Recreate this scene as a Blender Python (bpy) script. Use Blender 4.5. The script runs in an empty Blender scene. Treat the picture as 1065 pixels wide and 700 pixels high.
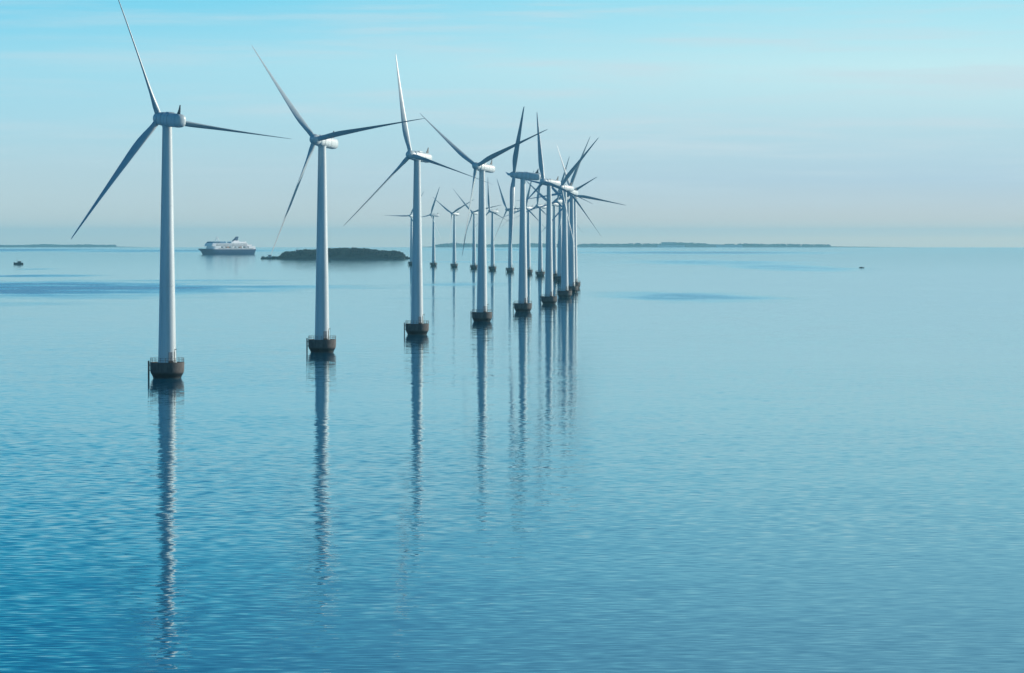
import bpy, bmesh, math, random
from mathutils import Vector, Matrix, noise as mnoise
random.seed(7)
R = math.radians
scn = bpy.context.scene
COL = scn.collection

# ------------------------------------------------------------------ camera
FPX, CX, EYE_ROW = 3300.0, 532.5, 247.0       # focal length in photo pixels, centre column, row of eye level
CAM_H = 35.0
R2 = 2 * 7.4e6                                 # twice the (refraction corrected) earth radius
cam_d = bpy.data.cameras.new('camera')
cam = bpy.data.objects.new('camera', cam_d)
COL.objects.link(cam)
cam.location = (0, 0, CAM_H)
cam.rotation_euler = (R(90), 0, 0)
cam_d.sensor_fit = 'HORIZONTAL'
cam_d.sensor_width = 36
cam_d.lens = 36 * FPX / 1065
cam_d.shift_y = -(350 - EYE_ROW) / 1065
cam_d.clip_start = 1
cam_d.clip_end = 120000
scn.camera = cam

# ------------------------------------------------------------------ sun + sky
SUN_EL, SUN_AZ = R(15), R(21)                  # azimuth: counted from +X (right) towards +Y (away)
sv = Vector((math.cos(SUN_AZ) * math.cos(SUN_EL), math.sin(SUN_AZ) * math.cos(SUN_EL), math.sin(SUN_EL)))
sd = bpy.data.lights.new('sun', 'SUN')
sd.energy = 5.0
sd.angle = R(0.5)
sd.color = (1.0, 0.88, 0.74)
so = bpy.data.objects.new('sun', sd)
COL.objects.link(so)
so.location = sv * 500
so.rotation_euler = (-sv).to_track_quat('-Z', 'Y').to_euler()

world = bpy.data.worlds.new('World')
scn.world = world
world.use_nodes = True


class NT:
    """small helper for writing node trees"""
    def __init__(self, tree):
        self.t = tree
        self.t.nodes.clear()

    def n(self, kind, **kw):
        nd = self.t.nodes.new(kind)
        for k, v in kw.items():
            setattr(nd, k, v)
        return nd

    def link(self, a, b):
        self.t.links.new(a, b)

    def put(self, sock, v):
        if isinstance(v, bpy.types.NodeSocket):
            self.link(v, sock)
        else:
            sock.default_value = v

    def math(self, op, a, b=0.0, c=0.0, clamp=False):
        m = self.n('ShaderNodeMath', operation=op, use_clamp=clamp)
        self.put(m.inputs[0], a)
        self.put(m.inputs[1], b)
        self.put(m.inputs[2], c)
        return m.outputs[0]

    def vmath(self, op, a, b=None):
        m = self.n('ShaderNodeVectorMath', operation=op)
        self.put(m.inputs[0], a)
        if b is not None:
            self.put(m.inputs[1], b)
        return m.outputs[0]

    def mix(self, f, a, b, blend='MIX'):
        m = self.n('ShaderNodeMix', data_type='RGBA', blend_type=blend)
        self.put(m.inputs[0], f)
        self.put(m.inputs[6], a)
        self.put(m.inputs[7], b)
        return m.outputs[2]

    def ramp(self, fac, stops, interp='LINEAR'):
        r = self.n('ShaderNodeValToRGB')
        r.color_ramp.interpolation = interp
        e = r.color_ramp.elements
        while len(e) < len(stops):
            e.new(0.5)
        for el, (p, c) in zip(e, stops):
            el.position = p
            el.color = c if len(c) == 4 else (*c, 1)
        self.put(r.inputs[0], fac)
        return r.outputs[0]

    def maprange(self, v, a, b, c=0.0, d=1.0, smooth=True):
        m = self.n('ShaderNodeMapRange', interpolation_type='SMOOTHSTEP' if smooth else 'LINEAR')
        for i, x in enumerate((v, a, b, c, d)):
            self.put(m.inputs[i], x)
        return m.outputs[0]

    def noise(self, vec, scale=1.0, detail=2.0, rough=0.5, dims='3D'):
        m = self.n('ShaderNodeTexNoise', noise_dimensions=dims)
        self.put(m.inputs['Vector'], vec)
        m.inputs['Scale'].default_value = scale
        m.inputs['Detail'].default_value = detail
        m.inputs['Roughness'].default_value = rough
        return m


def lin(r, g, b):
    f = lambda c: (c / 255 / 12.92) if c <= 10 else ((c / 255 + 0.055) / 1.055) ** 2.4
    return (f(r), f(g), f(b), 1)


w = NT(world.node_tree)
sky = w.n('ShaderNodeTexSky', sky_type='NISHITA', sun_disc=False)
sky.sun_elevation = SUN_EL
sky.sun_rotation = math.pi / 2 - SUN_AZ        # clockwise from +Y
sky.air_density, sky.dust_density, sky.ozone_density = 1.0, 1.5, 2.0
tc = w.n('ShaderNodeTexCoord')
sep = w.n('ShaderNodeSeparateXYZ')
w.link(tc.outputs['Generated'], sep.inputs[0])
# pale, faintly pink horizon rising through cyan to a deep blue zenith; paler towards the sun
Z = w.math('POWER', w.math('MAXIMUM', sep.outputs[2], 0.0), 0.5)   # sqrt gives the low sky more room


def zz(px):                                     # elevation px above eye level -> ramp position
    return math.sqrt(max(px, 0) / FPX)


left = w.ramp(Z, [(0.0, lin(206, 218, 214)), (zz(20), lin(198, 216, 218)), (zz(70), lin(186, 218, 228)),
                  (zz(120), lin(172, 222, 238)), (zz(185), lin(158, 223, 243)), (zz(250), lin(108, 212, 244)),
                  (zz(330), lin(30, 186, 226)), (zz(430), lin(0, 146, 200)), (zz(800), lin(0, 110, 166)), (0.75, lin(2, 88, 140)), (1.0, lin(3, 64, 112))])
right = w.ramp(Z, [(0.0, lin(240, 226, 206)), (zz(20), lin(208, 214, 214)), (zz(60), lin(184, 214, 230)),
                   (zz(110), lin(188, 224, 236)), (zz(175), lin(200, 240, 247)), (zz(250), lin(166, 231, 248)),
                   (zz(450), lin(146, 212, 238)), (zz(800), lin(112, 172, 206)), (0.75, lin(30, 108, 152)), (1.0, lin(4, 66, 114))])
side = w.maprange(sep.outputs[0], -0.20, 0.16)
grad = w.mix(side, left, right)
# thin stretched cloud veils, a little brighter than the sky
cv = w.vmath('MULTIPLY', tc.outputs['Generated'], (9.0, 9.0, 150.0))
cn = w.noise(cv, 1.0, 5.0, 0.6)
veil = w.maprange(cn.outputs[0], 0.42, 0.74)
veil = w.math('MULTIPLY', veil, w.math('MULTIPLY', w.maprange(sep.outputs[2], 0.004, 0.03), w.maprange(sep.outputs[2], 0.07, 0.105, 1.0, 0.0)))
grad = w.mix(w.math('MULTIPLY', veil, w.maprange(sep.outputs[0], -0.15, 0.05, 0.35, 0.8)), grad, lin(204, 226, 236))
nish = w.mix(1.0, sky.outputs[0], (0.10, 0.10, 0.10, 1), 'MULTIPLY')
SKY_MIX = 0.06
final = w.mix(SKY_MIX, grad, nish)
bg = w.n('ShaderNodeBackground')
w.link(final, bg.inputs[0])
# the Sky Texture's share sits at 0.1; the graded sky shares that unit
bg.inputs[1].default_value = 1.0
wo = w.n('ShaderNodeOutputWorld')
w.link(bg.outputs[0], wo.inputs[0])

scn.view_settings.view_transform = 'Standard'
scn.view_settings.look = 'None'
scn.view_settings.exposure = 0.0
scn.view_settings.gamma = 1.0
scn.render.engine = 'CYCLES'
scn.cycles.use_denoising = True
scn.cycles.volume_bounces = 1
scn.cycles.max_bounces = 6


# ------------------------------------------------------------------ helpers
def drop(x, y):
    """height of the curved sea at x, y"""
    return -(x * x + y * y) / R2


def ground_dist(row):
    """distance of the sea point seen in a photo row below eye level"""
    t = (row - EYE_ROW) / FPX
    d = CAM_H / t
    for _ in range(60):
        d = (CAM_H + d * d / R2) / t
        if d > 22800:
            return 22800
    return d


def tag(o, label=None, cat=None, group=None, kind=None):
    if label: o['label'] = label
    if cat: o['category'] = cat
    if group: o['group'] = group
    if kind: o['kind'] = kind
    return o


def empty(name, loc=(0, 0, 0), rz=0.0):
    o = bpy.data.objects.new(name, None)
    o.empty_display_size = 2
    COL.objects.link(o)
    o.location = loc
    o.rotation_euler = (0, 0, rz)
    return o


class MB:
    """collects shapes into one mesh"""
    def __init__(self):
        self.b = bmesh.new()

    def box(self, x0, x1, y0, y1, z0, z1, mat=0, M=None):
        vs = [self.b.verts.new((x, y, z)) for z in (z0, z1) for (x, y) in ((x0, y0), (x1, y0), (x1, y1), (x0, y1))]
        for f in ((3, 2, 1, 0), (4, 5, 6, 7), (0, 1, 5, 4), (1, 2, 6, 5), (2, 3, 7, 6), (3, 0, 4, 7)):
            self.b.faces.new([vs[i] for i in f]).material_index = mat
        if M: bmesh.ops.transform(self.b, matrix=M, verts=vs)
        return self

    def rings(self, rings, mat=0, cap0=True, cap1=True, smooth=True, mats=None):
        """skin closed rings of points"""
        vr = [[self.b.verts.new(p) for p in r] for r in rings]
        n = len(vr[0])
        for k in range(len(vr) - 1):
            for i in range(n):
                j = (i + 1) % n
                f = self.b.faces.new((vr[k][i], vr[k][j], vr[k + 1][j], vr[k + 1][i]))
                f.smooth = smooth
                f.material_index = mats[k] if mats else mat
        if cap0: self.b.faces.new(list(reversed(vr[0]))).material_index = mat
        if cap1: self.b.faces.new(vr[-1]).material_index = mat
        return self

    def lathe(self, prof, n=48, mat=0, mats=None, cap0=True, cap1=True):
        return self.rings([[(r * math.cos(2 * math.pi * i / n), r * math.sin(2 * math.pi * i / n), z) for i in range(n)]
                           for r, z in prof], mat, cap0, cap1, True, mats)

    def tube(self, pts, r, n=8, mat=0, closed=False):
        pts = [Vector(p) for p in pts]
        rr = r if isinstance(r, (list, tuple)) else [r] * len(pts)
        rings = []
        m = len(pts)
        for k, p in enumerate(pts):
            a = pts[(k - 1) % m] if (closed or k > 0) else p
            c = pts[(k + 1) % m] if (closed or k < m - 1) else p
            t = (c - a).normalized()
            u = t.orthogonal().normalized() if abs(t.z) > 0.95 else t.cross(Vector((0, 0, 1))).normalized()
            v = t.cross(u)
            rings.append([p + (u * math.cos(2 * math.pi * i / n) + v * math.sin(2 * math.pi * i / n)) * rr[k] for i in range(n)])
        if closed:
            rings.append(rings[0])
        return self.rings(rings, mat, not closed, not closed)

    def build(self, name, mats, parent=None, smooth_angle=40):
        bmesh.ops.remove_doubles(self.b, verts=self.b.verts, dist=1e-5)
        bmesh.ops.recalc_face_normals(self.b, faces=self.b.faces)
        me = bpy.data.meshes.new(name)
        self.b.to_mesh(me)
        self.b.free()
        for m in (mats if isinstance(mats, (list, tuple)) else [mats]):
            me.materials.append(m)
        if smooth_angle:
            me.set_sharp_from_angle(angle=R(smooth_angle))
        o = bpy.data.objects.new(name, me)
        COL.objects.link(o)
        o.parent = parent
        return o


def material(name, color, rough=0.5, var=0.12, scale=1.5, metal=0.0, spec=0.5, stretch=(1, 1, 1), color2=None):
    m = bpy.data.materials.new(name)
    m.use_nodes = True
    t = NT(m.node_tree)
    p = t.n('ShaderNodeBsdfPrincipled')
    o = t.n('ShaderNodeOutputMaterial')
    t.link(p.outputs[0], o.inputs[0])
    co = t.n('ShaderNodeTexCoord')
    nz = t.noise(t.vmath('MULTIPLY', co.outputs['Object'], stretch), scale, 5.0, 0.6)
    c = color
    c2 = color2 or tuple(x * (1 - 2 * var) for x in c)
    f = t.maprange(nz.outputs[0], 0.35, 0.75)
    t.link(t.mix(f, (*c, 1), (*c2, 1)), p.inputs['Base Color'])
    p.inputs['Roughness'].default_value = rough
    p.inputs['Metallic'].default_value = metal
    p.inputs['Specular IOR Level'].default_value = spec
    return m


M_PAINT = material('turbine_paint', (0.56, 0.68, 0.715), 0.42, 0.13, 0.6, stretch=(1, 1, 0.06))
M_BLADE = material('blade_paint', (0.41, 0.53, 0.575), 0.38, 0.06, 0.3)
M_DARK = material('dark_steel', (0.035, 0.038, 0.042), 0.5, 0.1, 2.0)
M_VANE = material('vane_shade_grey', (0.16, 0.19, 0.20), 0.6, 0.1, 1.0, spec=0.2)  # white vane paint, greyed so its shade sits in the colour
M_RUST2 = material('seam_sealant', (0.30, 0.34, 0.35), 0.6, 0.1, 2.0)
M_RUST = material('weathered_steel', (0.07, 0.055, 0.045), 0.6, 0.2, 2.0)


def concrete_material():
    m = bpy.data.materials.new('foundation_concrete')
    m.use_nodes = True
    t = NT(m.node_tree)
    p = t.n('ShaderNodeBsdfPrincipled')
    o = t.n('ShaderNodeOutputMaterial')
    t.link(p.outputs[0], o.inputs[0])
    co = t.n('ShaderNodeTexCoord')
    s = t.n('ShaderNodeSeparateXYZ')
    t.link(co.outputs['Object'], s.inputs[0])
    nz = t.noise(t.vmath('MULTIPLY', co.outputs['Object'], (1, 1, 0.3)), 1.3, 6.0, 0.65)
    base = t.mix(t.maprange(nz.outputs[0], 0.3, 0.7), (0.105, 0.103, 0.10, 1), (0.05, 0.05, 0.05, 1))
    # algae and tide-wet concrete near the water, with a ragged upper edge
    edge = t.math('ADD', s.outputs[2], t.math('MULTIPLY', t.math('SUBTRACT', nz.outputs[0], 0.5), 1.4))
    wet = t.maprange(edge, 1.0, 1.7, 1.0, 0.0)
    t.link(t.mix(wet, base, (0.012, 0.014, 0.013, 1)), p.inputs['Base Color'])
    t.link(t.maprange(wet, 0.0, 1.0, 0.85, 0.35, False), p.inputs['Roughness'])
    return m


M_CONC = concrete_material()


# ------------------------------------------------------------------ the sea
def ripple_patch(px0, px1, row0, row1):
    """a wind-ruffled patch of sea: world centre and half sizes"""
    d0, d1 = ground_dist(row1), ground_dist(row0)
    yc, ry = (d0 + d1) / 2, (d1 - d0) / 2
    xc, rx = ((px0 + px1) / 2 - CX) / FPX * yc, (px1 - px0) / 2 / FPX * yc
    return xc, yc, rx, ry


PATCHES = [  # px0, px1, row0, row1, strength
    (-300, 360, 292.0, 312.0, 1.1), (-300, 140, 258.6, 263.5, 1.1), (60, 330, 259.5, 262.5, 0.8),
    (-30, 110, 285.2, 288.2, 0.9), (10, 60, 279.0, 281.0, 0.6), (90, 330, 290.5, 293.0, 0.55),
    (400, 560, 293.0, 299.5, 0.5), (430, 640, 271.5, 273.5, 0.45), (585, 870, 261.3, 264.6, 1.2),
    (605, 825, 302.5, 316.0, 0.85), (750, 890, 274.0, 284.5, 0.7), (640, 840, 270.0, 277.0, 0.65),
    (430, 640, 258.5, 261.0, 0.6), (350, 520, 309.0, 312.0, 0.3), (-200, 160, 313, 320, 0.35), (-250, 60, 330, 338, 0.25),
]


def sea_material():
    m = bpy.data.materials.new('sea_water')
    m.use_nodes = True
    t = NT(m.node_tree)
    # deep water: the blue light that comes back out of the sea, under a Fresnel reflection
    body = t.n('ShaderNodeBsdfDiffuse')
    gloss = t.n('ShaderNodeBsdfGlossy')
    fres = t.n('ShaderNodeFresnel')
    ms = t.n('ShaderNodeMixShader')
    o = t.n('ShaderNodeOutputMaterial')
    t.link(fres.outputs[0], ms.inputs[0])
    t.link(body.outputs[0], ms.inputs[1])
    t.link(gloss.outputs[0], ms.inputs[2])
    t.link(ms.outputs[0], o.inputs[0])
    g = t.n('ShaderNodeNewGeometry')
    pos = g.outputs['Position']
    sx = sy = None
    # the breeze is fresher towards the near shore; the offing is calmer
    dist = t.n('ShaderNodeVectorMath', operation='LENGTH')
    t.link(pos, dist.inputs[0])
    breeze = t.maprange(dist.outputs['Value'], 260.0, 1500.0, 0.95, 0.34)
    # (wavelength across, wavelength along the view, slope across, slope along, rotation, offset, octaves)
    for lx, ly, ax_, ay_, rot, off, det, near in ((38, 15, 0.008, 0.018, 3, 0, 2, False), (13, 4.6, 0.042, 0.026, -5, 31, 2, False),
                                                 (4.8, 1.2, 0.056, 0.054, 5, 77, 2.5, False), (2.4, 0.7, 0.05, 0.11, 2, 13, 1.0, True)):
        mp = t.n('ShaderNodeMapping', vector_type='POINT')
        t.link(pos, mp.inputs[0])
        mp.inputs['Location'].default_value = (off, off * 1.7, 0)
        mp.inputs['Rotation'].default_value = (0, 0, R(rot))
        mp.inputs['Scale'].default_value = (1.0 / lx, 1.0 / ly, 0)
        nz = t.noise(mp.outputs[0], 1.0, det, 0.5, '2D')
        sc = t.n('ShaderNodeSeparateColor')
        t.link(nz.outputs['Color'], sc.inputs[0])
        ax = t.math('MULTIPLY', t.math('SUBTRACT', sc.outputs[0], 0.5), ax_)
        ay = t.math('MULTIPLY', t.math('SUBTRACT', sc.outputs[1], 0.5), ay_)
        if near:
            ax, ay = t.math('MULTIPLY', ax, breeze), t.math('MULTIPLY', ay, breeze)
        sx = ax if sx is None else t.math('ADD', sx, ax)
        sy = ay if sy is None else t.math('ADD', sy, ay)
    # where the wind ruffles the water: broad streaks plus distinct patches
    wn = t.noise(t.vmath('MULTIPLY', pos, (1 / 260.0, 1 / 190.0, 0)), 1.0, 3.0, 0.55, '2D')
    # gusts leave the patches ragged and uneven, in long streaks
    gn = t.noise(t.vmath('MULTIPLY', pos, (1 / 90.0, 1 / 120.0, 0)), 1.0, 5.0, 0.7, '2D')
    wob = t.math('MULTIPLY', t.math('SUBTRACT', wn.outputs[0], 0.5), 2.2)
    amp = t.math('MAXIMUM', 0.25, t.math('ADD', 0.78, t.math('MULTIPLY', t.math('SUBTRACT', wn.outputs[0], 0.5), 1.7)))
    s3 = t.n('ShaderNodeSeparateXYZ')
    t.link(pos, s3.inputs[0])
    ruff = 0.0
    for px0, px1, r0, r1, st in PATCHES:
        xc, yc, rx, ry = ripple_patch(px0, px1, r0, r1)
        u = t.math('DIVIDE', t.math('SUBTRACT', s3.outputs[0], xc), rx)
        v = t.math('DIVIDE', t.math('SUBTRACT', s3.outputs[1], yc), ry)
        e = t.math('SQRT', t.math('ADD', t.math('MULTIPLY', u, u), t.math('MULTIPLY', v, v)))
        e = t.math('ADD', e, t.math('ADD', t.math('MULTIPLY', wob, 0.6), t.math('MULTIPLY', t.math('SUBTRACT', gn.outputs[0], 0.5), 1.8)))
        ruff = t.math('MAXIMUM', ruff, t.math('MULTIPLY', t.maprange(e, 0.25, 1.2, 1.0, 0.0), st))
    ruff = t.math('MULTIPLY', ruff, t.maprange(gn.outputs[0], 0.28, 0.62, 0.38, 1.0))
    amp = t.math('ADD', amp, t.math('MULTIPLY', ruff, 2.2))
    cb = t.n('ShaderNodeCombineXYZ')
    t.link(t.math('MULTIPLY', sx, amp), cb.inputs[0])
    t.link(t.math('MULTIPLY', sy, amp), cb.inputs[1])
    nrm = t.vmath('NORMALIZE', t.vmath('ADD', g.outputs['Normal'], cb.outputs[0]))
    t.link(nrm, gloss.inputs['Normal'])
    t.link(nrm, fres.inputs['Normal'])
    body.inputs['Color'].default_value = (0.0, 0.12, 0.225, 1)
    # the open water farther out carries fine ripples too small to resolve
    t.link(t.math('ADD', t.maprange(dist.outputs['Value'], 1800.0, 6000.0, 0.03, 0.06), t.math('MULTIPLY', ruff, 0.28)), gloss.inputs['Roughness'])
    fres.inputs['IOR'].default_value = 1.333
    gloss.inputs['Color'].default_value = (0.84, 0.98, 1.0, 1)
    return m


def build_sea():
    b = bmesh.new()
    N = 240
    radii = [0.0]
    r = 40.0
    while r < 26000:
        radii.append(r)
        r *= 1.055
    radii.append(26000.0)
    prev = None
    for r in radii:
        if r == 0:
            prev = [b.verts.new((0, 0, 0))]
            continue
        ring = [b.verts.new((r * math.cos(2 * math.pi * i / N), r * math.sin(2 * math.pi * i / N), -r * r / R2)) for i in range(N)]
        for i in range(N):
            j = (i + 1) % N
            f = b.faces.new((prev[0], ring[i], ring[j])) if len(prev) == 1 else b.faces.new((prev[i], ring[i], ring[j], prev[j]))
            f.smooth = True
        prev = ring
    bmesh.ops.recalc_face_normals(b, faces=b.faces)
    me = bpy.data.meshes.new('sea')
    b.to_mesh(me)
    b.free()
    me.materials.append(sea_material())
    o = bpy.data.objects.new('sea', me)
    COL.objects.link(o)
    tag(o, 'calm blue sea with fine ripples and darker wind streaks', kind='structure')


build_sea()


# ------------------------------------------------------------------ haze
def build_haze():
    mb = MB()
    mb.box(-27500, 27500, -27500, 27500, -49, 107)
    m = bpy.data.materials.new('haze_air')
    m.use_nodes = True
    t = NT(m.node_tree)
    v = t.n('ShaderNodeVolumePrincipled')
    o = t.n('ShaderNodeOutputMaterial')
    v.inputs['Color'].default_value = (0.37, 0.84, 0.98, 1)
    v.inputs['Density'].default_value = 3.7e-5
    v.inputs['Anisotropy'].default_value = 0.2
    t.link(v.outputs[0], o.inputs['Volume'])
    tag(mb.build('haze', m, smooth_angle=None), 'thin pale sea haze over the water', kind='stuff')


build_haze()

# ------------------------------------------------------------------ wind turbines
HUB_Z, TILT, BLADE = 64.5, R(5), 37.5
ROTOR_Y = -4.4


def superellipse(n, a, b, p, y, zc=0.0, xc=0.0):
    out = []
    for i in range(n):
        th = 2 * math.pi * i / n
        c, s = math.cos(th), math.sin(th)
        out.append((xc + a * math.copysign(abs(c) ** (2 / p), c), y, zc + b * math.copysign(abs(s) ** (2 / p), s)))
    return out


def make_blade():
    """blade along +Z of its own frame, root at the hub centre, leading edge towards +X, upwind -Y"""
    mb = MB()
    n = 20
    st = [(0.9, 1.55, 1.0, 0), (2.2, 1.55, 1.0, 0), (3.4, 1.75, 0.85, 16), (5.0, 2.1, 0.55, 20), (7.2, 2.45, 0.36, 18), (9.5, 2.55, 0.29, 16),
          (12.5, 2.4, 0.24, 13), (16, 2.15, 0.20, 9.5), (21, 1.75, 0.18, 6), (26, 1.35, 0.17, 3), (31, 0.98, 0.16, 1.2), (35.4, 0.66, 0.15, 0.4),
          (37.4, 0.40, 0.15, 0), (38.0, 0.16, 0.15, 0)]
    rings = []
    for z, c, tk, tw in st:
        tw = R(tw)
        round_ = min(1.0, max(0.0, (tk - 0.3) / 0.7))
        ring = []
        for i in range(n):
            th = 2 * math.pi * i / n
            u = 0.5 * (1 + math.cos(th))                  # 0 trailing .. 1 leading
            af = 0.5 * math.sin(th) * (0.35 + 0.65 * math.sqrt(max(u, 0))) * 1.25
            ay = (1 - round_) * af * tk * c + round_ * 0.5 * math.sin(th) * tk * c
            ax = c * (u - (0.5 * round_ + 0.70 * (1 - round_)))
            x = ax * math.cos(tw) - ay * math.sin(tw)
            y = -(ax * math.sin(tw) + ay * math.cos(tw))
            ring.append((x, y - 0.0009 * z * z * 0.6, z))
        rings.append(ring)
    mb.rings(rings)
    return mb.build('blade', M_BLADE, smooth_angle=60)


def make_turbine():
    root = empty('wind_turbine')
    # gravity foundation: bowl with an inward-raked foot
    n = 56
    prof = [(3.4, -3.0), (3.5, 0.0), (3.6, 0.4), (3.8, 0.8), (4.06, 1.25), (4.2, 1.75), (4.28, 3.75), (4.28, 3.95), (4.05, 3.95), (4.02, 3.72), (2.1, 3.70)]
    MB().lathe(prof, n).build('foundation', M_CONC, root, 30)
    # railing
    rb = MB()
    for i in range(20):
        a = 2 * math.pi * i / 20
        x, y = 4.15 * math.cos(a), 4.15 * math.sin(a)
        rb.tube([(x, y, 3.95), (x, y, 5.05)], 0.045, 6)
    for z in (4.5, 5.05):
        rb.tube([(4.15 * math.cos(2 * math.pi * i / 40), 4.15 * math.sin(2 * math.pi * i / 40), z) for i in range(40)], 0.03, 6, closed=True)
    rb.build('railing', M_RUST, root)
    # boat landing on the left: two fender pipes with rungs
    lb = MB()
    for yy in (-0.45, 0.45):
        lb.tube([(-4.62, yy, -2.5), (-4.62, yy, 4.3)], 0.17, 10)
        lb.tube([(-4.2, yy, 3.2), (-4.62, yy, 3.2)], 0.1, 8)
        lb.tube([(-4.2, yy, 1.9), (-4.62, yy, 1.9)], 0.1, 8)
    for k in range(14):
        lb.tube([(-4.62, -0.45, -0.2 + 0.32 * k), (-4.62, 0.45, -0.2 + 0.32 * k)], 0.04, 6)
    lb.build('boat_landing', M_DARK, root)
    # tower with slim flange seams
    tp = []
    z0, z1, r0, r1 = 3.7, HUB_Z - 1.85, 2.25, 1.2
    rad = lambda z: r0 + (r1 - r0) * (z - z0) / (z1 - z0)
    tp.append((rad(z0) + 0.18, z0)); tp.append((rad(z0) + 0.18, z0 + 0.25)); tp.append((rad(z0), z0 + 0.27))
    for zs in (23.0, 43.0):
        tp += [(rad(zs), zs - 0.12), (rad(zs) + 0.05, zs - 0.1), (rad(zs) + 0.05, zs + 0.1), (rad(zs), zs + 0.12)]
    tp += [(rad(z1), z1), (1.3, z1 + 0.02), (1.3, z1 + 0.35)]
    tower = MB().lathe(tp, 48).build('tower', M_PAINT, root, 30)
    # door with its frame, on the right front of the tower foot
    da = R(-62)
    Md = Matrix.Rotation(da + math.pi / 2, 4, 'Z')
    db = MB()
    db.box(-0.5, 0.5, -2.33, -2.0, 4.3, 6.5, 0, Md)
    d = db.build('door', material('door_paint', (0.28, 0.31, 0.33), 0.5), root)
    hb = MB(); hb.box(0.28, 0.40, -2.42, -2.333, 5.3, 5.42, 0, Md); hb.build('door_handle', M_DARK, d)
    sb = MB()
    for k in range(3):
        sb.box(-0.6, 0.6, -3.1 + 0.25 * k, -2.2, 3.72 + 0.19 * k, 3.72 + 0.19 * (k + 1) - 0.004, 0, Md)
    sb.build('door_steps', M_RUST, root)
    # davit crane beside the tower
    cb = MB()
    cb.tube([(2.1, -3.0, 3.7), (2.1, -3.0, 6.6)], 0.11, 8)
    cb.tube([(2.1, -3.0, 6.6), (2.2, -3.15, 7.2), (2.75, -4.25, 7.35)], 0.09, 8)
    cb.tube([(2.72, -4.2, 7.33), (2.72, -4.2, 5.6)], 0.025, 5)
    cb.build('davit_crane', M_DARK, root)
    # nacelle: frame pivots on the tower axis at hub height, axis -Y is upwind
    nb = MB()
    secs = [(-3.02, 1.42, 1.48, 0), (-2.9, 1.55, 1.62, 0), (-2.0, 1.64, 1.72, 0), (2.5, 1.66, 1.74, 0), (6.6, 1.62, 1.70, 0.0), (7.5, 1.5, 1.58, 0.03), (8.1, 1.18, 1.26, 0.08), (8.35, 0.6, 0.65, 0.1)]
    nb.rings([superellipse(36, a, b, 2.8, y, zc) for y, a, b, zc in secs])
    nac = nb.build('nacelle', M_PAINT, root, 50)
    fb = MB()
    prof = [(5.5, 1.6), (7.1, 1.5), (7.15, 2.6), (7.1, 3.95), (6.9, 3.95), (6.4, 2.8)]
    fb.rings([[(sx * 0.11, y, z) for y, z in prof] for sx in (-1, 1)], smooth=False)
    fb.build('wind_vane', M_VANE, nac)
    hb = MB()
    hb.box(-0.7, 0.7, 0.4, 2.4, 1.6, 1.92)
    hb.build('roof_hatch', M_PAINT, nac)
    # hub frame: origin at the rotor centre
    spin = [(0.45, 1.3), (0.4, 1.58), (-0.9, 1.66), (-1.8, 1.45), (-2.5, 1.02), (-2.95, 0.52), (-3.1, 0.12)]
    for ys in (-0.6, 3.0):
        sm = MB()
        sm.rings([superellipse(36, 1.69 + dd, 1.77 + dd, 2.8, ys + dy) for dy, dd in ((-0.05, -0.04), (-0.04, 0.0), (0.04, 0.0), (0.05, -0.04))], cap0=False, cap1=False)
        sm.build('panel_seam', M_RUST2, nac)
    hub_mb = MB()
    hub_mb.rings([[(r * math.cos(2 * math.pi * i / 32), y + 0.9, r * math.sin(2 * math.pi * i / 32)) for i in range(32)] for y, r in spin])
    hub = hub_mb.build('hub', M_PAINT, root, 40)
    bl = make_blade()
    blades = [bl]
    for k in range(2):
        c = bl.copy(); COL.objects.link(c); blades.append(c)
    for bb in blades:
        bb.parent = hub
    return root


def pose(root, x, y, yaw, phase, pitch):
    root.location = (x, y, drop(x, y))
    Rz = Matrix.Rotation(-R(yaw), 4, 'Z')
    Rt = Matrix.Rotation(-TILT, 4, 'X')           # nose up
    for ch in root.children:
        nm = ch.name.split('.')[0]
        if nm == 'nacelle':
            ch.matrix_local = Matrix.Translation((0, 0, HUB_Z)) @ Rz @ Rt
        elif nm == 'hub':
            ch.matrix_local = Matrix.Translation((0, 0, HUB_Z)) @ Rz @ Rt @ Matrix.Translation((0, ROTOR_Y, 0))
            k = 0
            for b in ch.children:
                if b.name.split('.')[0] == 'blade':
                    ang = R(phase) + k * 2 * math.pi / 3      # counted from +X towards +Z
                    b.matrix_local = Matrix.Rotation(math.pi / 2 - ang, 4, 'Y') @ Matrix.Rotation(R(pitch), 4, 'Z')
                    k += 1


def copy_tree(o, parent=None):
    c = o.copy()
    COL.objects.link(c)
    c.parent = parent
    for ch in o.children:
        copy_tree(ch, c)
    return c


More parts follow.
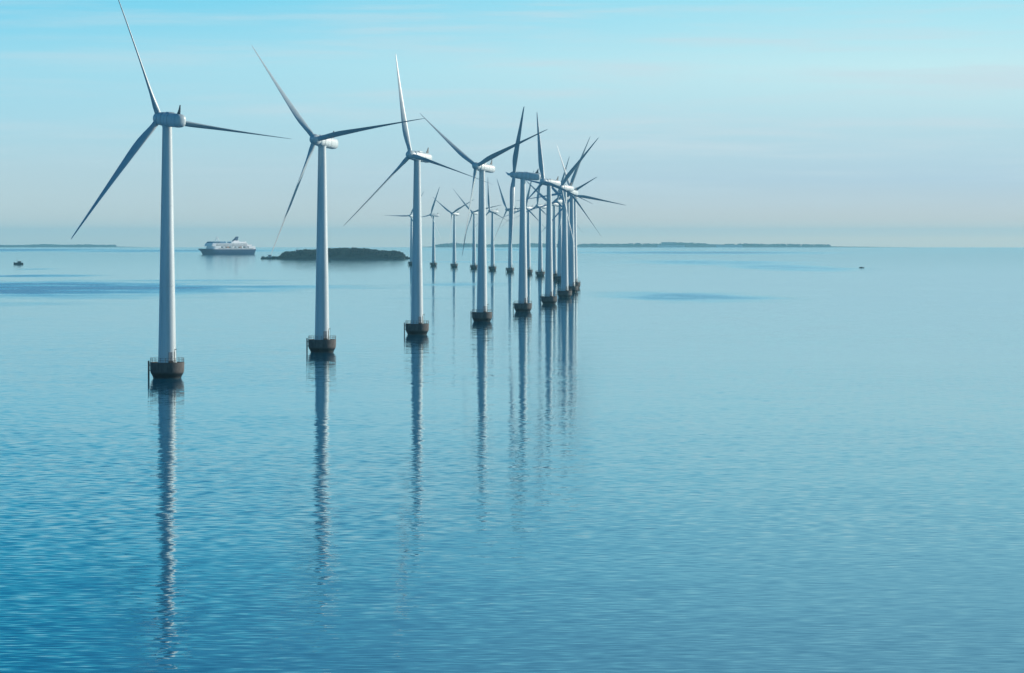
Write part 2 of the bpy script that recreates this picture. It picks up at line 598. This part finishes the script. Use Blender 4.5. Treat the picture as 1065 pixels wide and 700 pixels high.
TURBINES = [  # x, y, yaw, rotor phase, label
    (-86.0, 791.4, 148, 68, 'nearest and tallest wind turbine, leftmost, its upper blade reaching the top of the picture'),
    (-58.0, 969.2, 26, 10, 'second nearest wind turbine, before the left part of the dark island, one blade stretched right'),
    (-34.3, 1147.6, 32, 104, "third nearest wind turbine, at the dark island's right end, one blade pointing almost straight up"),
    (-12.5, 1326.3, 34, 24, 'fourth nearest wind turbine, its rotor a wide Y with a blade hanging down'),
    (5.2, 1505.4, 84, 58, 'wind turbine seen side on, nacelle level and blades nearly in one upright line'),
    (19.7, 1684.8, 42, 102, 'wind turbine close right of the side on one, a thin blade pointing up'),
    (31.0, 1864.5, 34, 50, 'seventh nearest wind turbine, left one of the two adjoining tall towers ending the row'),
    (38.5, 2044.3, 24, 70, 'eighth nearest wind turbine, the rightmost of the tall near towers'),
    (43.8, 2224.2, 10, 110, 'wind turbine hidden behind the rightmost tall tower, one thin blade reaching far right'),
    (42.3, 2404.2, 46, 26, 'wind turbine hidden between the two rightmost tall towers, short blade showing up to the right'),
    (39.2, 2584.2, 32, 76, 'distant wind turbine mostly hidden behind the seventh nearest tower'),
    (36.9, 2764.2, 40, 26, 'thin distant wind turbine tower between the sixth and seventh nearest towers'),
    (26.3, 2943.9, 40, 84, 'thin distant wind turbine between the side on turbine and the sixth nearest tower'),
    (16.2, 3123.6, 32, 80, 'distant wind turbine half hidden behind the right edge of the side on turbine tower'),
    (-1.9, 3302.7, 50, 2, 'distant wind turbine just left of the side on tower, behind its hanging blade'),
    (-21.3, 3481.6, 44, 100, 'small far wind turbine in the gap right of the fourth nearest tower, one blade upright'),
    (-43.8, 3660.2, 24, 14, 'small far wind turbine close left of the fourth nearest tower'),
    (-69.8, 3838.3, 38, 28, 'small far wind turbine with Y shaped rotor, midway between third and fourth nearest towers'),
    (-99.2, 4015.9, 50, 69, 'small far wind turbine just right of the third nearest tower, blade leaning right of upright'),
    (-132.8, 4192.8, 24, 60, 'farthest and smallest wind turbine, left of the third nearest tower, at the island tip'),
]
proto = make_turbine()
for i, (x, y, yaw, ph, lab) in enumerate(TURBINES):
    t = proto if i == 0 else copy_tree(proto)
    pose(t, x, y, yaw, ph, {0: 80, 4: 86, 1: 84, 2: 82, 3: 78}.get(i, 62 + (i * 7) % 11))
    tag(t, lab, 'wind turbine', 'offshore wind turbines in one curved row')


# ------------------------------------------------------------------ leaves for the island wood and the coast
def leaf_material(name, c1, c2):
    m = bpy.data.materials.new(name)
    m.use_nodes = True
    t = NT(m.node_tree)
    p = t.n('ShaderNodeBsdfPrincipled')
    o = t.n('ShaderNodeOutputMaterial')
    t.link(p.outputs[0], o.inputs[0])
    g = t.n('ShaderNodeNewGeometry')
    nz = t.noise(g.outputs['Position'], 0.12, 3.0, 0.6)
    t.link(t.mix(t.maprange(nz.outputs[0], 0.35, 0.65), (*c1, 1), (*c2, 1)), p.inputs['Base Color'])
    p.inputs['Roughness'].default_value = 0.8
    p.inputs['Specular IOR Level'].default_value = 0.2
    return m


def leaf_cloud(crowns, size, per, name, mat):
    """crowns: (x, y, z, rx, rz) ellipsoids filled with randomly turned leaf clumps"""
    verts, faces = [], []
    for (x, y, z, rx, rz) in crowns:
        for _ in range(per):
            u = Vector((random.gauss(0, 1), random.gauss(0, 1), random.gauss(0, 1))).normalized()
            rr = random.uniform(0.55, 1.0) ** 0.6
            p = Vector((x + u.x * rx * rr, y + u.y * rx * rr, z + u.z * rz * rr))
            a = Vector((random.gauss(0, 1), random.gauss(0, 1), random.gauss(0, 1))).normalized()
            b = a.orthogonal().normalized()
            s = size * random.uniform(0.6, 1.4)
            k = len(verts)
            verts += [p + a * s, p + b * s * 0.7, p - a * s * 0.8, p - b * s * 0.75]
            faces.append((k, k + 1, k + 2, k + 3))
    me = bpy.data.meshes.new(name)
    me.from_pydata(verts, [], faces)
    me.materials.append(mat)
    o = bpy.data.objects.new(name, me)
    COL.objects.link(o)
    return o


# ------------------------------------------------------------------ the fort island
ISL_Y = ground_dist(269.4)
KM = ISL_Y / FPX                                  # metres per photo pixel at the island
ix = lambda px: (px - CX) * KM
M_EARTH = material('island_earth', (0.025, 0.035, 0.028), 0.9, 0.2, 0.05)
M_STONE = material('sea_wall_stone', (0.03, 0.036, 0.038), 0.85, 0.2, 0.3)
M_WHITE = material('white_paint', (0.72, 0.74, 0.74), 0.5, 0.06, 0.3)
M_ROOF = material('grey_roofing', (0.16, 0.16, 0.17), 0.7, 0.1, 0.5)
ISL_PROFILE = [(268, 0.4), (271, 2.2), (285, 2.6), (288, 3.4), (292, 8.0), (295, 11.5), (308, 12.5), (310, 14.5), (335, 16), (352, 17.5), (366, 18.0), (380, 16.5),
               (398, 13.0), (414, 11.5), (417, 9.0), (419, 4.0), (421, 2.4), (428, 1.8)]


def prof_h(px):
    for (a, ha), (b, hb) in zip(ISL_PROFILE, ISL_PROFILE[1:]):
        if a <= px <= b:
            return ha + (hb - ha) * (px - a) / (b - a)
    return 0.0


def build_island():
    zs = drop(ix(346), ISL_Y)
    b = bmesh.new()
    cols, rows = 110, 26
    grid = []
    for i in range(cols + 1):
        px = 268 + (428 - 268) * i / cols
        x = ix(px)
        h = prof_h(px)
        hw = 52 * math.sqrt(max(0.02, 1 - ((px - 352) / 92) ** 2)) if 285 < px < 420 else 7.0
        colv = []
        for j in range(rows + 1):
            v = -1 + 2 * j / rows
            y = ISL_Y + 52 + v * hw
            e = max(0.0, 1 - abs(v) ** 3.2)
            nz = mnoise.noise(Vector((x * 0.03, y * 0.03, 0.3))) * 1.2
            z = -1.5 if j in (0, rows) else 1.6 + (h * 0.72) * e + nz * e
            if i in (0, cols): z = -1.5
            colv.append(b.verts.new((x, y, z + zs)))
        grid.append(colv)
    for i in range(cols):
        for j in range(rows):
            f = b.faces.new((grid[i][j], grid[i + 1][j], grid[i + 1][j + 1], grid[i][j + 1]))
            f.smooth = True
    bmesh.ops.recalc_face_normals(b, faces=b.faces)
    me = bpy.data.meshes.new('island')
    b.to_mesh(me); b.free()
    me.materials.append(M_EARTH)
    o = bpy.data.objects.new('island', me)
    COL.objects.link(o)
    tag(o, 'low dark fort island with a flat grassy spit on its left', kind='structure')
    # wood: crowns following the hill
    crowns = []
    for _ in range(520):
        px = random.uniform(290, 418.5)
        h = prof_h(px)
        hw = 52 * math.sqrt(max(0.02, 1 - ((px - 352) / 92) ** 2))
        v = random.uniform(-0.95, 0.75)
        e = max(0.0, 1 - abs(v) ** 3.2)
        base = 1.6 + h * 0.72 * e
        top = max(base + 1.5, h * (0.55 + 0.5 * e) + random.uniform(-0.4, 1.2))
        rz = min(3.2, max(1.2, (top - base) * 0.5 + 0.6))
        top += random.choice((0, 0, 0, 0.8, 1.6)) if px > 404 else 0
        crowns.append((ix(px), ISL_Y + 52 + v * hw, zs + top - rz, random.uniform(2.4, 4.4), rz))
    for _ in range(60):                            # bushes on the spit, the shore and the right tip
        px = random.choice((random.uniform(270, 290), random.uniform(418, 423), random.uniform(290, 418)))
        crowns.append((ix(px), ISL_Y + 6 + random.uniform(0, 8) if 290 < px < 418 else ISL_Y + 50 + random.uniform(-5, 5), zs + 2.6, 1.8, 1.3))
    tag(leaf_cloud(crowns, 0.95, 75, 'island_wood', leaf_material('island_leaves', (0.006, 0.020, 0.024), (0.014, 0.032, 0.030))),
        'dense dark green wood covering the fort island', kind='stuff')
    # stone sea wall in front of the wooded part
    s = MB()
    pts = []
    for i in range(41):
        px = 287 + (420 - 287) * i / 40
        hw = 52 * math.sqrt(max(0.02, 1 - ((px - 352) / 92) ** 2))
        pts.append((ix(px), ISL_Y + 52 - hw - 1.0))
    rings = []
    for (x, y) in pts:
        rings.append([(x, y - 1.2, zs - 2), (x, y - 0.6, zs + 2.2), (x, y + 0.9, zs + 2.2), (x, y + 1.3, zs - 2)])
    s.rings(rings, smooth=False)
    tag(s.build('sea_wall', M_STONE), 'dark stone sea wall along the foot of the wooded island', 'sea wall')
    # breakwater at the right tip
    k = MB()
    k.rings([[(ix(p), ISL_Y + 44, zs - 2), (ix(p), ISL_Y + 46, zs + hh), (ix(p), ISL_Y + 50, zs + hh), (ix(p), ISL_Y + 52, zs - 2)] for p, hh in ((418, 2.3), (422, 2.2), (426, 1.9), (429, 1.6))], smooth=False)
    tag(k.build('breakwater', M_STONE), 'low dark breakwater running out from the right tip of the island', 'breakwater')
    # lookout hut on the crest at the left end of the hill
    hx, hz = ix(307.5), zs + 11.5
    hut = empty('lookout_hut', (hx, ISL_Y + 40, hz))
    m = MB(); m.box(-2.6, 2.6, -2, 2, -3.5, 3.2); m.build('wall', M_WHITE, hut)
    m = MB(); m.rings([[(-2.9, -2.3, 3.2), (2.9, -2.3, 3.2), (2.9, 2.3, 3.2), (-2.9, 2.3, 3.2)], [(-2.2, -1.2, 4.3), (2.2, -1.2, 4.3), (2.2, 1.2, 4.3), (-2.2, 1.2, 4.3)]], smooth=False); m.build('roof', M_ROOF, hut)
    m = MB(); m.tube([(0.4, 0, 4.25), (0.4, 0, 9.0)], 0.12, 6); m.build('antenna', M_DARK, hut)
    m = MB(); m.box(-1.4, 1.4, -2.06, -2.003, 1.2, 2.4); m.build('window', M_DARK, hut)
    tag(hut, 'small pale lookout hut on the left crest of the wooded island', 'hut')
    # white shed on the spit
    sh = empty('harbour_shed', (ix(278.5), ISL_Y + 46, zs + 3.2))
    m = MB(); m.box(-2.8, 2.8, -2, 2, -0.8, 2.4); m.build('wall', M_WHITE, sh)
    m = MB(); m.rings([[(-3.0, -2.4, 2.4), (-3.0, 0, 3.7), (-3.0, 2.4, 2.4)], [(3.0, -2.4, 2.4), (3.0, 0, 3.7), (3.0, 2.4, 2.4)]], smooth=False); m.build('roof', M_ROOF, sh)
    m = MB(); m.box(-0.6, 0.6, -2.06, -2.003, -0.6, 1.5); m.build('door', M_DARK, sh)
    tag(sh, 'little pale shed on the flat spit left of the wooded island', 'shed')


build_island()


# ------------------------------------------------------------------ far coasts
def far_coast(name, label, px0, px1, dist, hfun, wood_label, wood_name, pale=False):
    x0, x1 = (px0 - CX) / FPX * dist, (px1 - CX) / FPX * dist
    b = bmesh.new()
    n = 160
    grid = []
    for i in range(n + 1):
        x = x0 + (x1 - x0) * i / n
        h = hfun(i / n)
        colv = []
        for v, k in ((-1, -1), (-0.9, 0.25), (-0.5, 0.7), (0, 1.0), (0.6, 0.8), (1, -1)):
            y = dist + 350 + v * 350
            z = drop(x, y) + (-4 if k < 0 else h * k)
            colv.append(b.verts.new((x, y, z)))
        grid.append(colv)
    for i in range(n):
        for j in range(5):
            b.faces.new((grid[i][j], grid[i + 1][j], grid[i + 1][j + 1], grid[i][j + 1])).smooth = True
    bmesh.ops.recalc_face_normals(b, faces=b.faces)
    me = bpy.data.meshes.new(name)
    b.to_mesh(me); b.free()
    me.materials.append(M_COAST)
    o = bpy.data.objects.new(name, me)
    COL.objects.link(o)
    tag(o, label, kind='structure')
    crowns = []
    for _ in range(420):
        f = random.random()
        x = x0 + (x1 - x0) * f
        h = hfun(f)
        if h < 7: continue
        y = dist + random.uniform(40, 330)
        gate = mnoise.noise(Vector((x * 0.004, 3.1, 0)))
        if gate < -0.25: continue
        t = 8 + 16 * max(0, gate + 0.2) * random.uniform(0.5, 1.1)
        crowns.append((x, y, drop(x, y) + h * 0.7 + t * 0.45, random.uniform(10, 26), t * 0.6))
    tag(leaf_cloud(crowns, 4.5, 40, wood_name, M_COASTLEAF), wood_label, kind='stuff')


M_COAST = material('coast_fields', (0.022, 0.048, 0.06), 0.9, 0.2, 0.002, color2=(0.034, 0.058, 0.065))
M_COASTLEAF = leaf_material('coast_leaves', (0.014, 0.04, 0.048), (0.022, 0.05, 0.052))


def h_right(f):
    s = min(1, f / 0.12) * min(1, (1 - f) / 0.40)
    return max(1.0, s * (17 + 7 * mnoise.noise(Vector((f * 9, 0.2, 0))) + 4 * math.exp(-((f - 0.53) / 0.06) ** 2)))


def h_left(f):
    s = min(1, (1 - f) / 0.45)
    return max(1.0, s * (14 + 6 * mnoise.noise(Vector((f * 5, 4.2, 0)))))


far_coast('coast', 'long flat pale blue coast on the horizon right of the turbines', 430, 950, 21000, h_right,
          'belt of hazy trees along the far flat coast', 'coastal_wood')
far_coast('headland', 'faint low headland on the horizon at far left', -60, 160, 24500, h_left,
          'hazy trees on the faint headland at far left', 'headland_wood')


def far_building(name, px0, px1, dist, z0, h, dep, label, cat, wall, roof_h):
    x0, x1 = (px0 - CX) / FPX * dist, (px1 - CX) / FPX * dist
    xc, hw = (x0 + x1) / 2, (x1 - x0) / 2
    e = empty(name, (xc, dist, drop(xc, dist) + z0))
    m = MB(); m.box(-hw, hw, -dep / 2, dep / 2, -6, h); m.build('wall', wall, e)
    m = MB(); m.rings([[(-hw - 1, -dep / 2 - 1, h), (-hw - 1, 0, h + roof_h), (-hw - 1, dep / 2 + 1, h)],
                       [(hw + 1, -dep / 2 - 1, h), (hw + 1, 0, h + roof_h), (hw + 1, dep / 2 + 1, h)]], smooth=False)
    m.build('roof', M_ROOF, e)
    tag(e, label, cat)


M_HALL = material('hall_cladding', (0.16, 0.20, 0.25), 0.6, 0.1, 0.02)
far_building('industrial_hall', 688, 703, 20950, 7, 23, 60, 'tall bluish hall rising above the trees of the far coast', 'hall', M_HALL, 4)
far_building('glasshouse', 684, 712, 20800, 3, 9, 30, 'long white building on the shore below the tall bluish hall', 'building', M_WHITE, 3)
far_building('warehouse', 745, 772, 20800, 3, 11, 30, 'long low white warehouse on the far coast right of the bluish hall', 'warehouse', M_WHITE, 3)


# ------------------------------------------------------------------ the ferry
M_HULL = material('navy_hull_paint', (0.003, 0.03, 0.12), 0.35, 0.1, 0.05)
M_SHIPWHITE = material('ship_white_paint', (0.86, 0.88, 0.90), 0.4, 0.04, 0.1)
M_GLASS = material('dark_ship_glass', (0.03, 0.045, 0.06), 0.15, 0.1, 0.3)
M_BRIDGE_SHADE = material('bridge_shade_blue', (0.10, 0.26, 0.45), 0.4, 0.05, 0.1)  # blue shade of the white ship's front, put into the bridge colour
M_ORANGE = material('lifeboat_orange', (0.55, 0.20, 0.08), 0.5, 0.05, 0.3)


def ship_outline(x0, x1, hw, z, taper, n=10, stern=0.0):
    """plan ring of a deck with a pointed bow at -X"""
    r = []
    for i in range(n + 1):
        f = i / n
        r.append((x0 + (x1 - x0) * f * taper, -hw * math.sin(f * math.pi / 2) ** 0.8, z))
    r.append((x1, -hw * (1 - stern), z))
    r.append((x1, hw * (1 - stern), z))
    for i in range(n, 0, -1):
        f = i / n
        r.append((x0 + (x1 - x0) * f * taper, hw * math.sin(f * math.pi / 2) ** 0.8, z))
    return r


def build_ferry():
    Y = ground_dist(264.6)
    k = Y / FPX
    x = (235 - CX) * k
    root = empty('cruise_ferry', (x, Y, drop(x, Y)), R(42))
    root.scale = (1.22, 1.0, 1.0)
    hb = MB()
    hb.rings([ship_outline(-52, 58, 8, -3, 0.42), ship_outline(-54, 60, 10.2, 0.2, 0.36), ship_outline(-58, 62, 11, 7, 0.32), ship_outline(-61.5, 63.5, 11.3, 10.2, 0.30), ship_outline(-64, 64, 11.5, 11.8, 0.30)], smooth=False)
    hb.build('hull', M_HULL, root, 30)
    bw = MB()
    bw.rings([ship_outline(-63.6, -36, 11.2, 11.83, 0.9), ship_outline(-64.6, -36, 11.4, 13.2, 0.9)], smooth=False)
    bw.build('bow_bulwark', M_HULL, root)
    d1 = MB(); d1.rings([ship_outline(-47, 62.5, 11.2, 11.83, 0.16), ship_outline(-44, 61.5, 11.2, 18.6, 0.15)], smooth=False); d1.build('lower_deckhouse', M_SHIPWHITE, root)
    d2 = MB(); d2.rings([ship_outline(-50, 45, 11.45, 18.63, 0.14), ship_outline(-47, 44, 11.45, 25.6, 0.14)], smooth=False); d2.build('upper_deckhouse', M_SHIPWHITE, root)
    d3 = MB(); d3.rings([ship_outline(-46, -6, 10.4, 25.63, 0.3), ship_outline(-42, -7, 10.4, 29.4, 0.3)], smooth=False); br = d3.build('bridge', M_BRIDGE_SHADE, root)
    bwn = MB(); bwn.rings([ship_outline(-44.6, -20, 10.6, 27.0, 0.5), ship_outline(-43.2, -20, 10.6, 28.5, 0.5)], smooth=False); bwn.build('bridge_window', M_GLASS, br)
    t2 = MB(); t2.box(8, 43, -8, 8, 25.63, 29.0); t2.build('sun_deck_house', M_SHIPWHITE, root)
    t3 = MB(); t3.box(45.1, 55, -9.5, 9.5, 18.63, 22.4); t3.build('stern_terrace', M_SHIPWHITE, root)
    # window bands set proud of the walls
    for z0, z1, xa, xb, y in ((20.0, 21.3, -30, 43, 11.47), (22.9, 24.3, -30, 43, 11.47), (12.9, 14.0, -24, 58, 11.22)):
        for s in (-1, 1):
            wb = MB()
            nn = int((xb - xa) / 2.6)
            for i in range(nn):
                xx = xa + (xb - xa) * i / nn
                wb.box(xx, xx + 1.9, s * y - 0.04, s * y + 0.04, z0, z1)
            wb.build('window_row', M_GLASS, root)
    # dark panels on the walls imitate the shade of a promenade recess; lifeboats
    pr = MB()
    for s in (-1, 1):
        for xa, xb in ((-18, 10), (13, 30), (33, 46)):
            pr.box(xa, xb, s * 11.24 - 0.03, s * 11.24 + 0.03, 15.0, 18.2)
    pr.build('promenade_shade_panel', M_GLASS, root)
    for s in (-1, 1):
        for xx in (-12, -3, 6, 18, 26, 40):
            lb = MB()
            lb.rings([[(xx - 3.6 + 7.2 * f, s * 12.0 + 1.1 * math.sin(f * math.pi) ** 0.5 * math.cos(a) * 0.9, 16.4 + 1.1 * math.sin(f * math.pi) ** 0.5 * math.sin(a)) for a in [2 * math.pi * q / 10 for q in range(10)]]
                      for f in (0.02, 0.12, 0.3, 0.5, 0.7, 0.88, 0.98)])
            lb.build('lifeboat', M_ORANGE if xx in (-3, 26) else M_SHIPWHITE, root)
    fn = MB()
    fn.rings([[(14, -3.2, 29.02), (30, -3.2, 29.02), (30, 3.2, 29.02), (14, 3.2, 29.02)], [(18, -2.8, 31.5), (29, -2.8, 31.5), (29, 2.8, 31.5), (18, 2.8, 31.5)]], smooth=False)
    fn.build('funnel_base', M_SHIPWHITE, root)
    fu = MB()
    fu.rings([[(15.5, -2.7, 31.53), (25.5, -2.7, 31.53), (25.5, 2.7, 31.53), (15.5, 2.7, 31.53)], [(20, -2.5, 35), (26.5, -2.5, 35), (26.5, 2.5, 35), (20, 2.5, 35)],
              [(24, -2.2, 40.5), (28, -2.2, 40.5), (28, 2.2, 40.5), (24, 2.2, 40.5)]], smooth=False)
    fu.build('funnel', M_HULL, root)
    ma = MB()
    ma.tube([(-24, 0, 29.38), (-20, 0, 41)], [0.8, 0.45], 8)
    ma.tube([(-14, 0, 29.38), (-19.8, 0, 40)], [0.4, 0.22], 8)
    ma.tube([(-20.5, -4, 38), (-20.5, 4, 38)], 0.2, 6)
    ma.box(-22.4, -18.6, -1.5, 1.5, 35.6, 36.0)
    ma.build('radar_mast', M_SHIPWHITE, root)
    rl = MB()
    for s in (-1, 1):
        for z in (12.6, 13.2):
            rl.tube([(46, s * 11.1, z + 6.8), (61.5, s * 11.1, z + 6.8)], 0.09, 5)
        for xx in range(46, 62, 3):
            rl.tube([(xx, s * 11.1, 18.6), (xx, s * 11.1, 20.0)], 0.09, 5)
    rl.build('stern_railing', M_SHIPWHITE, root)
    tag(root, 'navy hulled white cruise ferry left of the island', 'ship')


build_ferry()


# ------------------------------------------------------------------ the two small boats
def boat_hull(L, B, H, sheer=0.5):
    mb = MB()
    rings = []
    for f in (0, 0.15, 0.35, 0.6, 0.8, 0.93, 1.0):
        hw = B / 2 * (1 - max(0, (f - 0.35) / 0.65) ** 2.2) * (0.85 if f == 0 else 1.0)
        hw = max(hw, 0.03)
        top = H + sheer * f * f
        x = L / 2 - L * f
        rings.append([(x, -hw, top), (x - 0.0, -hw * 0.8, 0.1), (x, 0, -0.45 * (1 - f * f)), (x, hw * 0.8, 0.1), (x, hw, top), (x, hw * 0.8, top - 0.03), (x, 0, top - 0.03), (x, -hw * 0.8, top - 0.03)])
    mb.rings(rings, smooth=False)
    return mb


def build_boats():
    md = material('dark_boat_paint', (0.03, 0.04, 0.045), 0.45, 0.1, 0.6)
    mg = material('grey_wheelhouse_paint', (0.10, 0.13, 0.15), 0.45, 0.1, 0.6)
    Y = ground_dist(275.0)
    x = (19.2 - CX) / FPX * Y
    r = empty('fishing_boat', (x, Y, drop(x, Y)), R(6))
    boat_hull(13.0, 4.0, 1.9, 1.0).build('hull', md, r)
    m = MB(); m.rings([[(-1.3, -1.4, 1.9), (3.8, -1.4, 1.9), (3.8, 1.4, 1.9), (-1.3, 1.4, 1.9)], [(-0.8, -1.25, 4.2), (3.6, -1.25, 4.2), (3.6, 1.25, 4.2), (-0.8, 1.25, 4.2)]], smooth=False)
    wh = m.build('wheelhouse', mg, r)
    m = MB()
    for s in (-1, 1):
        for xx in (-0.4, 1.1, 2.5):
            m.box(xx, xx + 1.0, s * 1.34 - 0.08, s * 1.34 + 0.08, 3.0, 3.8)
    m.build('window', M_GLASS, wh)
    m = MB(); m.box(-1.0, 3.8, -1.4, 1.4, 4.203, 4.35); m.build('roof', md, wh)
    m = MB(); m.tube([(-1.9, 0, 1.9), (-1.9, 0, 9.2)], [0.2, 0.12], 6); m.tube([(-1.9, 0, 6.5), (-6.3, 0, 2.9)], 0.03, 5); m.build('mast', md, r)
    m = MB(); m.box(4.6, 5.6, -0.8, 0.8, 1.85, 2.7); m.build('net_box', md, r)
    tag(r, 'small dark fishing boat with a thin mast near the left edge', 'boat')
    Y = ground_dist(278.9)
    x = (896 - CX) / FPX * Y
    r = empty('open_motorboat', (x, Y, drop(x, Y)), R(-8))
    boat_hull(5.4, 2.1, 0.95, 0.4).build('hull', md, r)
    m = MB(); m.rings([[(-0.9, -0.7, 0.95), (0.6, -0.7, 0.95), (0.6, 0.7, 0.95), (-0.9, 0.7, 0.95)], [(-0.3, -0.6, 1.75), (0.5, -0.6, 1.75), (0.5, 0.6, 1.75), (-0.3, 0.6, 1.75)]], smooth=False)
    m.build('windscreen', M_GLASS, r)
    m = MB(); m.box(2.55, 3.05, -0.25, 0.25, 0.5, 1.5); m.box(2.75, 2.95, -0.08, 0.08, -0.4, 0.497); m.build('outboard_motor', M_DARK, r)
    tag(r, 'tiny dark motorboat alone on the pale water at right', 'boat')


build_boats()
